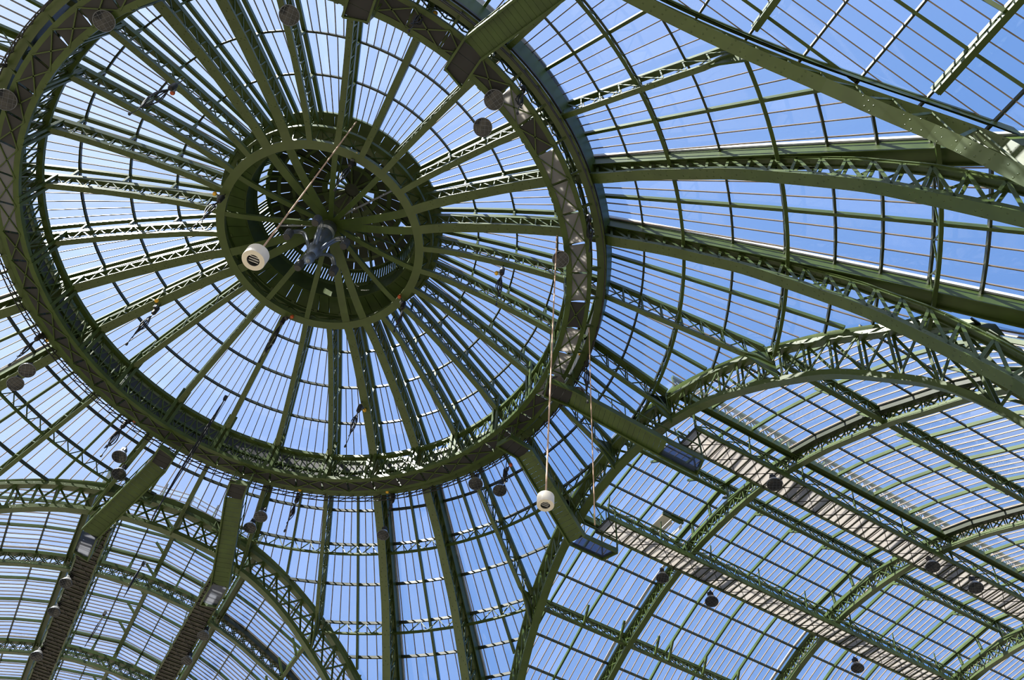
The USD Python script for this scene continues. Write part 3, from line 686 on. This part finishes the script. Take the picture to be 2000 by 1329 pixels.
def lat_purlin(t, f, L, off):
    g = Thing('lattice_purlin', '', 'purlin', group='lattice purlins of the nave vaults'); z = float(f(t)); u0 = T0 + .004
    g.part('top_chord', MB().bars([(u0, t, z - .003)], [(u0 + L, t, z - .003)], 0.3 * m_, 0.22 * m_, (0, 0, 1)), GREEN)
    g.part('bottom_chord', MB().bars([(u0, t * .985, z - off)], [(u0 + L, t * .985, z - off)], 0.26 * m_, 0.14 * m_, (0, 0, 1)), GREEN)
    S = np.linspace(u0, u0 + L, max(6, int(L / .022))); P, Q = zig(np.stack([S, 0 * S + t, 0 * S + z - .004], 1), np.stack([S, 0 * S + t * .985, 0 * S + z - off], 1), (0, 1, 0), .002, 0, 0, 'X')
    g.part('lattice', MB().bars(P, Q, 0.055 * m_, 0.04 * m_, (0, 1, 0)), GREEN)
    for u in (T0 + .079, T0 + .1495, T0 + .2195):
        g.part('knee_bracket', MB().bars([(u, t * .975, z - off)], [(u, t * .92 + (0 if t else .022), float(f(t * .92 + (0 if t else .022))) - .004)], 0.14 * m_, 0.14 * m_, (1, 0, 0)), GREEN)
    return g
LP = {'ridge': lat_purlin(0.0, crown_f, BAY - .008, .024), 'far': lat_purlin(-.287, side_f, BAY - .008, .022), 'near': lat_purlin(.287, side_f, BAY - .008, .022), 'low far': lat_purlin(-.43, side_f, BAY - .008, .022), 'low near': lat_purlin(.43, side_f, BAY - .008, .022)}
SHORT = {'ridge': lat_purlin(0.0, crown_f, .20, .024), 'far': lat_purlin(-.287, side_f, .16, .022), 'near': lat_purlin(.287, side_f, .16, .022), 'low far': lat_purlin(-.43, side_f, .115, .022), 'low near': lat_purlin(.43, side_f, .115, .022)}
SL = {'ridge': 'along the ridge', 'far': 'on the slope with negative side', 'near': ''}
for nm, rot in NAVES.items():
    for key in LP:
        for b in range(-1, {'lower right': 3, 'lower left': 2, 'upper right': 1}[nm]):
            src = SHORT[key] if b < 0 else LP[key]
            side = {'ridge': 'on the ridge', 'far': 'on its right slope', 'near': 'on its left slope', 'low far': 'low on its right slope', 'low near': 'low on its left slope'}[key]
            lab = '%s lattice purlin %s, %s' % (nm + ' nave', side, 'just behind the great arch' if b < 0 else 'between %s and %s trusses' % (ORD[b], ORD[b + 1]))
            sh = (max(b, 0) * BAY, 0, 0) if b >= 0 else (-{'r': .20, 'f': .16, 'n': .16, 'l': .115}[key[0]] - .008, 0, 0)
            base = rotz((src.all() + np.asarray(sh)), rot)
            if not seen(base[::7], 0): continue
            if id(src) not in started: 
                started.add(id(src)); src.label = lab
                for i, p in enumerate(src.parts): src.parts[i] = (p[0], p[1] + np.asarray(sh), *p[2:])
                src.sh0 = np.asarray(sh); src.done(rot=rot)
            else: src.copy(rot, lab, np.asarray(sh) - src.sh0)

# an opened roof hatch in the crown of the lower right nave
g = Thing('roof_hatch', 'open white and green roof hatch above the lower walkway near the great arch', 'hatch')
g.part('white_lining', MB().box((.681, .111, .8925), (.016, .036, .03 * m_)), WHITE)
g.part('lid', MB().box((.700, .094, .897), (.024, .012, .05 * m_)), GREEN)
g.part('side_board', MB().box((.6905, .112, .8885), (.0012, .034, .009)).box((.7105, .112, .8885), (.0012, .034, .006)), WHITE)
g.part('curb', MB().bars([(.672, .092, .894), (.672, .131, .889)], [(.712, .092, .894), (.712, .131, .889)], .12 * m_, .25 * m_, (0, 0, 1)), GREEN)
g.done(rot=NAVES['lower right'])

# ------------------------------------------------------------------ nave walkways
def walkway(s, FLOORM):
    g = Thing('walkway', '', 'walkway', group='walkways under the nave roofs'); t0, z = s * .105, .822; hw = .0175; ua, n = .56, 22; st = .0485; ub = ua + n * st
    for k in range(n): g.part('floor_panel', MB().box((ua + (k + .5) * st, t0, z), (st - .0008, 2 * hw - .003, .04 * m_)), FLOORM)
    S = np.linspace(ua, ub, n * 4 + 1); g.part('shadow_slats', MB().bars(np.stack([S, 0 * S + t0 - hw, 0 * S + z - .05 * m_], 1), np.stack([S, 0 * S + t0 + hw, 0 * S + z - .05 * m_], 1), 0.07 * m_, 0.07 * m_, (0, 0, 1)), SHADED_GREEN)  # dark cross slats added to stand in for shadow stripes on the deck
    for q in (-1, 1):
        g.part('side_beam', MB().bars([(ua, t0 + q * hw, z)], [(ub, t0 + q * hw, z)], 0.12 * m_, 0.34 * m_, (0, 0, 1)), GREEN)
        g.part('handrail', MB().bars([(ua, t0 + q * hw, z + 1.1 * m_)], [(ub, t0 + q * hw, z + 1.1 * m_)], 0.08 * m_, 0.08 * m_, (0, 0, 1)), GREEN)
        S = np.linspace(ua, ub, n + 1); A = np.stack([S, 0 * S + t0 + q * hw, 0 * S + z + 1.1 * m_], 1); B = A - [0, 0, 1.0 * m_]
        P, Q = zig(A, B, (0, 0, 0), 0, 0, 0, 'X', both=False)
        g.part('railing', MB().bars(P, Q, 0.05 * m_, 0.05 * m_, (0, 0, 1)), GREEN)
        S = S[::2]; A = np.stack([S, 0 * S + t0 + q * hw, 0 * S + z + .2 * m_], 1); B = np.stack([S, 0 * S + t0 + q * hw * 1.3, 0 * S + .86], 1)
        g.part('hangers', MB().bars(A, B, 0.06 * m_, 0.06 * m_, (1, 0, 0)), GREEN)
    S = np.linspace(ua, ub, n + 1); L_, R2 = np.stack([S, 0 * S + t0 - hw, 0 * S + z - .2 * m_], 1), np.stack([S, 0 * S + t0 + hw, 0 * S + z - .2 * m_], 1)
    P, Q = zig(L_, R2, (0, 0, 0), 0, 0, 0, 'X', both=False); g.part('cross_bracing', MB().bars(P, Q, 0.03 * m_, 0.03 * m_, (0, 0, 1)), GRATE)
    return g
for s, nm2 in ((-1, 'a'), (1, 'b')):
    g = walkway(s, FROST)
    g.label = {-1: 'upper of the two pale-floored walkways running down the lower right nave', 1: 'lower of the two pale-floored walkways running down the lower right nave'}[s]
    g.done(rot=NAVES['lower right'])
    g = walkway(s, DARK_FLOOR); g.label = {-1: 'right-hand one of the two dark walkways in the lower left nave', 1: 'left-hand one of the two dark walkways in the lower left nave'}[s]; g.done(rot=NAVES['lower left'])

# ------------------------------------------------------------------ stair gangways from the ring gallery
def gangway(s):
    g = Thing('stair_gangway', '', 'stair', group='green stair gangways below the ring gallery'); w = 1.12 * m_
    p0, p1, p2, p3 = [np.array(p) for p in ((.360, s * .058, .840), (.398, s * .062, .840), (.515, s * .105, .768), (.572, s * .105, .768))]
    def seg(a, b, part, mat, n):
        for k in range(n):
            i, j = a + (b - a) * k / n, a + (b - a) * (k + .96) / n
            g.part(part, MB().bars([i], [j], w, 0.05 * m_, (0, 0, 1)), mat)
    seg(p0, p1, 'landing_panel', GRATE, 3)
    seg(p1, p2, 'tread_panel', GREEN, 19)
    seg(p2, p3, 'glass_landing_panel', WIRED, 3)
    d1 = nz((p2 - p1) * [1, 1, 0]); sd_ = np.cross([0, 0, 1], d1)
    for q in (-1, 1):
        C = np.array([p0, p1, p2, p3]) + sd_ * q * w / 2
        g.part('stringer', MB().sweep(C, (0, 0, 1), 0.10 * m_, 0.36 * m_), GREEN)
        C2 = C + [0, 0, 1.05 * m_]; g.part('handrail', MB().sweep(C2, (0, 0, 1), 0.06 * m_, 0.06 * m_), GREEN)
        k = np.linspace(0, 1, 8); P = np.vstack([C[1] + (C[2] - C[1]) * x for x in k] + [C[0], C[3]])
        g.part('balusters', MB().bars(P, P + [0, 0, 1.05 * m_], 0.04 * m_, 0.04 * m_, (1, 0, 0)), GREEN)
        P = np.array([C[0], C[1], C[3]]); T2 = np.array([P[0] + [.012, 0, .046], P[1] + [0, 0, .046], P[2] + [0, 0, .085]])
        g.part('hanger_rods', MB().bars(P, T2, 0.07 * m_, 0.07 * m_, (1, 0, 0)), GREEN)
    g.part('end_plate', MB().bars([p0 - sd_ * w / 2], [p0 + sd_ * w / 2], 0.08 * m_, 0.36 * m_, (0, 0, 1)), GREEN)
    g.part('end_plate', MB().bars([p3 - sd_ * w / 2], [p3 + sd_ * w / 2], 0.08 * m_, 0.36 * m_, (0, 0, 1)), GREEN)
    return g
GW = {(-1, 'lower right'): 'green stair gangway from the ring gallery to the upper walkway of the right nave', (1, 'lower right'): 'green stair gangway at the bottom centre leading to the lower walkway',
      (-1, 'lower left'): 'green stair gangway hanging upright at the bottom left', (1, 'lower left'): 'green stair gangway slanting at the bottom left, left of its twin',
      (-1, 'upper right'): 'gangway end cut off by the top edge left of centre', (1, 'upper right'): 'green soffit gangway cut off by the top edge right of the lantern'}
for s in (-1, 1):
    g = gangway(s); first = True
    for nm, rot in NAVES.items():
        if first: g.label = GW[(s, nm)]; g.done(rot=rot); first = False
        else: g.copy(rot, GW[(s, nm)])

# ------------------------------------------------------------------ floodlights
def xform_copy(src, M, label):
    x = UsdGeom.Xform.Define(stage, '/World/' + free('/World', src.name))
    x.GetPrim().GetReferences().AddInternalReference(src.path); x.GetPrim().SetInstanceable(True); x.ClearXformOpOrder()
    x.GetPrim().CreateAttribute('xformOp:transform', Sdf.ValueTypeNames.Matrix4d).Set(M); x.CreateXformOpOrderAttr(['xformOp:transform'])
    keys(x.GetPrim(), label=label, category=src.cat, group=src.group)
def mat4(pos, zdir, scale=1.0, spin=0.0):
    z = nz(zdir); x = np.cross([0.2, 1.0, 0.1], z); x = nz(x); y = np.cross(z, x); c, s = math.cos(spin), math.sin(spin); x, y = x * c + y * s, y * c - x * s
    M = Gf.Matrix4d(1)
    for i, row in enumerate((x * scale, y * scale, z * scale, pos)): M.SetRow3(i, Gf.Vec3d(*map(float, row)))
    return M
def proto_done(t, M):
    """A thing modelled in metres about its own origin, placed by a matrix."""
    t.path = '/World/' + free('/World', t.name); x = UsdGeom.Xform.Define(stage, t.path); x.AddTransformOp().Set(M); paths = []
    for name, v, f, mat, sub, kind, smooth, label in t.parts:
        par = t.path if sub is None else paths[sub]; p = par + '/' + free(par, name); paths.append(p)
        usdkit.mesh(stage, p, (v, f), mat, smooth=smooth); keys(stage.GetPrimAtPath(p), kind=kind, label=label)
    keys(x.GetPrim(), label=t.label, category=t.cat, group=t.group)
lamp = Thing('floodlight', '', 'lamp', group='round floodlights under the roof')
lamp.part('reflector', MB().lathe([(.10, .50), (.16, .46), (.30, .30), (.385, .08), (.41, 0), (.395, 0), (.37, .08), (.285, .29), (.14, .44), (.10, .47)], 28), ALU, smooth=40)
lamp.part('glass', MB().lathe([(0, -.03), (.25, -.02), (.39, .01), (.39, .025), (0, .02)], 28), LENS, smooth=40)
lamp.part('rim', MB().lathe([(.395, -.02), (.425, -.02), (.43, .03), (.395, .03)], 28), STEEL)
mb = MB()
for k in range(4):
    c = -.27 + k * .18; L = math.sqrt(.41 ** 2 - c * c); mb.bars([(c, -L, -.035), (-L, c, -.045)], [(c, L, -.035), (L, c, -.045)], .014, .014, (0, 0, 1))
lamp.part('wire_guard', mb, STEEL)
lamp.part('ballast_box', MB().box((0, 0, .66), (.30, .26, .32)), BLACK)
lamp.part('neck', MB().lathe([(0, .46), (.09, .46), (.07, .54), (0, .54)], 16), BLACK)
lamp.part('yoke', MB().bars([(-.17, 0, .5), (.17, 0, .5)], [(-.1, 0, .9), (.1, 0, .9)], .04, .03, (0, 1, 0)), BLACK)
lamp.part('hook', MB().tube([(0, 0, .84), (0, 0, 1.0), (.03, 0, 1.06), (.07, 0, 1.03)], .025), BLACK)
LAMPS = [
 ((-.3056, .1513, .87), .93, 'c', 'round floodlight at the top edge left of the lantern, above the dome glass'),
 ((-.1789, .3192, .87), .97, 'c', 'round floodlight on the ring gallery at the top left corner'),
 ((-.0211, .3897, .87), 1.05, 'c', 'round floodlight half cut by the left edge of the photo'),
 ((-.3606, -.0804, .87), .98, 'c', 'upper of two round floodlights beneath the top right gangway end'),
 ((-.3266, -.0875, .87), .93, 'c', 'lower of two round floodlights beneath the top right gangway end'),
 ((-.2473, -.2588, .86), .90, 'c', 'round floodlight against the pale gallery floor right of the lantern'),
 ((-.0889, -.3707, .86), .92, 'c', 'left one of two floodlights on the gangway landing right of centre'),
 ((-.0967, -.4005, .85), .92, 'c', 'right one of two floodlights on the gangway landing right of centre'),
 ((.1354, -.3825, .85), .95, 'd', 'left one of two floodlights left of the lower white drum pendant'),
 ((.1240, -.4194, .85), .90, 'd', 'right one of two floodlights left of the lower white drum pendant'),
 ((.2932, -.3145, .82), .82, 'd', 'small floodlight in front of a deep rib at the bottom centre'),
 ((.2960, .2383, .80), .90, 's', 'upper of two floodlights at the left edge by a box rib'),
 ((.3302, .2457, .80), .90, 's', 'lower of two floodlights at the left edge by a box rib'),
 ((.4222, .0860, .84), .95, 'd', 'upper of two floodlights beside the slanting left gangway'),
 ((.4593, .0745, .84), .95, 'd', 'lower of two floodlights beside the slanting left gangway'),
 ((.3917, -.1431, .83), .90, 'd', 'upper of two floodlights beside the upright gangway at bottom left'),
 ((.4272, -.1400, .83), .88, 'd', 'lower of two floodlights beside the upright gangway at bottom left'),
 ((.7198, .0613, .80), .90, 'd', 'topmost floodlight along the left walkway of the lower left nave'),
 ((.8136, .0551, .80), .90, 'd', 'middle floodlight along the left walkway of the lower left nave'),
 ((.9724, .0432, .80), .95, 'd', 'lowest floodlight along the left walkway of the lower left nave'),
 ((.7021, -.1824, .80), .88, 'd', 'upper floodlight along the right walkway of the lower left nave'),
 ((.7945, -.1872, .80), .85, 'd', 'lower floodlight along the right walkway of the lower left nave'),
 ((.0689, -.6902, .79), .84, 'd', 'floodlight just under the lower right walkway by a nave truss'),
 ((.0543, -.7750, .78), .88, 'd', 'floodlight hanging clear below the lower right walkway against blue sky'),
 ((-.1744, -.6804, .79), .90, 'd', 'leftmost floodlight along the upper walkway of the lower right nave'),
 ((-.1974, -.9749, .79), .88, 'd', 'left one of a pair of floodlights far along the upper right walkway'),
 ((-.2062, -1.0591, .79), .92, 'd', 'right one of a pair of floodlights far along the upper right walkway'),
 ((.0289, -1.0681, .78), .88, 'd', 'floodlight at the very bottom edge right, below the lower walkway')]
for k, (p, dia, mode, lab) in enumerate(LAMPS):
    P = np.array(p); eye = nz(P - np.array([-CD, 0, 0])); up = {'c': eye + [0, 0, .12], 'd': np.array([0, 0, 1.0]) + .30 * eye, 's': np.array([0, 0, 1.0]) + .5 * eye + [.2, .3, 0]}[mode]
    M = mat4(P * U + [0, 0, H], up, dia / .86, k * .7)
    if k == 0: lamp.label = lab; proto_done(lamp, M)
    else: xform_copy(lamp, M, lab)
# ------------------------------------------------------------------ chain hoists
def hoist(L, tag, seed):
    r = random.Random(seed)
    t = Thing('chain_hoist', '', 'hoist', group='black chain hoists under the dome')
    t.part('motor', MB().lathe([(0, 0), (.13, -.02), (.15, -.12), (.15, -.62), (.11, -.72), (0, -.74)], 14), BLACK, smooth=40)
    t.part('motor_cover', MB().lathe([(0, .0), (.1, .0), (.12, -.1), (.12, -.3), (0, -.32)], 14).add(*MB().box((.16, 0, -.16), (.22, .2, .22)).get()), STEEL)
    t.part('hook_chain', MB().tube([(0, 0, 0), (0, 0, .5), (0, .02, 1.1)], .03), BLACK)
    t.part('hook_block', MB().lathe([(0, .14), (.1, .1), (.13, 0), (.1, -.1), (0, -.14)], 12).get()[0] * [1, 1, 1.1] + [0.45, .1, .05] if False else (MB().lathe([(0, .14), (.1, .1), (.13, 0), (.1, -.1), (0, -.14)], 12).get()[0] + [.5, .1, .02], MB().lathe([(0, .14), (.1, .1), (.13, 0), (.1, -.1), (0, -.14)], 12).get()[1]), RED if tag else YELLOW, smooth=40, label='red tag block' if tag else 'yellow hook block')
    t.part('arm', MB().bars([(0, 0, -.05)], [(.5, .1, .02)], .05, .05, (0, 0, 1)), BLACK)
    n = 7
    for k in range(n):
        a = r.uniform(0, 6.28); w = r.uniform(.12, .3); l0, l1 = r.uniform(.7, 1.0), L * r.uniform(.6, .8); s = np.linspace(0, 1, 12)
        P = np.stack([w * np.cos(a) * np.sin(s * np.pi) * (0.6 + .5 * s), w * np.sin(a) * np.sin(s * np.pi) * (.6 + .5 * s), -(l0 + (l1 - l0) * s)], 1); P[-1, :2] += r.uniform(-.1, .1)
        t.part('cable_loop', MB().tube(P, .03), BLACK)
    t.part('tail_cable', MB().tube([(0, 0, -L * .7), (.04, .02, -L * .82), (0, .03, -L * .96)], .022), BLACK)
    t.part('plug', MB().lathe([(0, .12), (.05, .1), (.07, -.06), (.03, -.12), (0, -.12)], 10).get()[0] + [0, .03, -L * .97] if False else (MB().lathe([(0, .12), (.05, .1), (.07, -.06), (.03, -.12), (0, -.12)], 10).get()[0] + [0, .03, -L * .97], MB().lathe([(0, .12), (.05, .1), (.07, -.06), (.03, -.12), (0, -.12)], 10).get()[1]), BLACK)
    return t
HO = [((-.1224, .2456, .9432), 5.1, 1, 'black chain hoist with a red tag against the glass at upper left of the dome'),
 ((.0145, .1452, .9931), 4.3, 0, 'black chain hoist at the left rim of the lantern with a yellow block'),
 ((.2278, .1514, .9635), 4.6, 0, 'black chain hoist on a rib at the lower left of the dome'),
 ((.1509, -.0150, .9968), 4.9, 1, 'bulky black chain hoist just below the lantern with a red tag'),
 ((.2024, -.1880, .9627), 4.0, 0, 'black chain hoist on a rib low in the dome right of centre'),
 ((-.1433, -.2320, .9637), 5.1, 0, 'black chain hoist with pale motor against blue glass right of the lantern'),
 ((.2791, -.3097, .8966), 2.0, 0, 'short black hoist on a deep rib below the ring gallery'),
 ((.3773, -.1836, .8948), 3.4, 0, 'black chain hoist below the ring gallery beside the upright gangway'),
 ((.4034, .1068, .8964), 3.5, 1, 'black chain hoist left of the slanting gangway below the ring gallery'),
 ((.3194, .2660, .8974), 3.4, 0, 'black chain hoist at the left edge above two floodlights'),
 ((-.3800, -.1041, .9151), 4.5, 0, 'black chain hoist on the ring gallery at upper right near the gangway'),
 ((-.1228, -.3965, .9050), 4.9, 0, 'black chain hoist right of the gallery above two floodlights'),
 ((-.1362, .0185, 1.0054), 4.4, 0, 'black chain hoist hanging inside the upper right of the lantern ring'),
 ((-.3839, .0348, .9187), 4.3, 0, 'black chain hoist at the top edge on the ring gallery'),
 ((-.2941, -.2683, .9232), 4.0, 0, 'black chain hoist on the outer ring beam right of the lantern'),
 ((-.0537, .4106, .9159), 1.8, 0, 'short hoist at the upper left edge beside the ring gallery'),
 ((.0119, -.1524, .9963), 3.2, 1, 'black chain hoist at the lower right rim of the lantern ring'),
 ((.1091, -.4174, .8862), 1.6, 1, 'small black hoist beside the two floodlights at the bottom centre')]
hp = {}
for k, (p, L, tag, lab) in enumerate(HO):
    key = (round(L / 1.5), tag); M = mat4(np.array(p) * U + [0, 0, H - .1], (0, 0, 1), 1.0, k * 1.3)
    if key not in hp: hp[key] = hoist(L, tag, k); hp[key].label = lab; proto_done(hp[key], M)
    else: xform_copy(hp[key], M, lab)
# long black cable bundles hanging in the lower left nave
def bundle(P, L, lab, seed):
    r = random.Random(seed); t = Thing('cable_bundle', lab, 'cable', group='black cable bundles')
    for k in range(6):
        s = np.linspace(0, 1, 10); o = np.array([r.uniform(-.1, .1), r.uniform(-.1, .1), 0]); q = r.uniform(.7, 1)
        t.part('cable', MB().tube(np.stack([o[0] * np.sin(s * 3.1), o[1] * np.sin(s * 3.1), -L * q * s], 1), .024), BLACK)
    t.part('clamp', MB().box((0, 0, 0), (.25, .2, .3)), BLACK)
    proto_done(t, mat4(np.array(P) * U + [0, 0, H], (0, 0, 1)))
bundle((.3079, -.0021, .9400), 11.0, 'long black cable bundle between the two bottom left gangways', 1)
bundle((.62, -.03, .825), 3.0, 'short black cable bundle in the middle of the lower left nave vault', 3)
bundle((.80, -.02, .825), 3.0, 'lowest black cable bundle in the lower left nave vault', 4)
# ------------------------------------------------------------------ white drum pendants and ropes
def drum(P, z, rad, hgt, lab, rope):
    g = Thing('drum_pendant', lab, 'pendant', group='white drum pendants on ropes')
    g.part('shell', MB().lathe([(rad * .55, 0), (rad * .97, 0), (rad, .03), (rad, hgt - .03), (rad * .97, hgt), (0, hgt), (0, hgt - .05), (rad * .55, hgt - .05)], 40), WHITE, smooth=40)
    g.part('inner_cone', MB().lathe([(rad * .54, .02), (rad * .55, .02), (rad * .5, hgt * .6), (0, hgt * .75), (0, hgt * .7), (rad * .48, hgt * .58)], 32), STEEL, smooth=40)
    for k in range(3): g.part('fin', MB().box(((k - 1) * rad * .25, 0, hgt * .25), (.03, rad * .85, .1)), ALU)
    g.part('top_hook', MB().tube([(0, 0, hgt), (0, 0, hgt + .15), (.05, 0, hgt + .2)], .02), STEEL)
    p = np.array([P[0], P[1], z]) * U + [0, 0, H]; proto_done(g, mat4(p - [0, 0, hgt / 2], (0, 0, 1)))
    top = np.array(P) * U + [0, 0, H]
    t = Thing('rope', rope, 'rope', group='pale hanging ropes'); t.part('strand', MB().tube([(0, 0, 0), (.03, .0, -(top[2] - p[2]) * .5), (0, 0, -(top[2] - p[2]) + hgt / 2 + .15)], .035), ROPE)
    proto_done(t, mat4(top, (0, 0, 1)))
drum((-.2092, .0393, .9550), .5818, .43, .55, 'large white drum pendant hanging left of the lantern centre', 'pale rope of the white drum pendant in front of the lantern')
drum((-.2606, -.2424, .8850), .4227, .285, .40, 'smaller white drum pendant hanging at the bottom centre right', 'pale rope of the smaller white drum pendant')
t = Thing('rope', 'pale rope hanging free right of the smaller drum pendant', 'rope', group='pale hanging ropes'); t.part('strand', MB().tube([(0, 0, 0), (.02, .01, -7), (0, 0, -15.0)], .03), ROPE)
proto_done(t, mat4(np.array((-.1763, -.3595, .885)) * U + [0, 0, H], (0, 0, 1)))
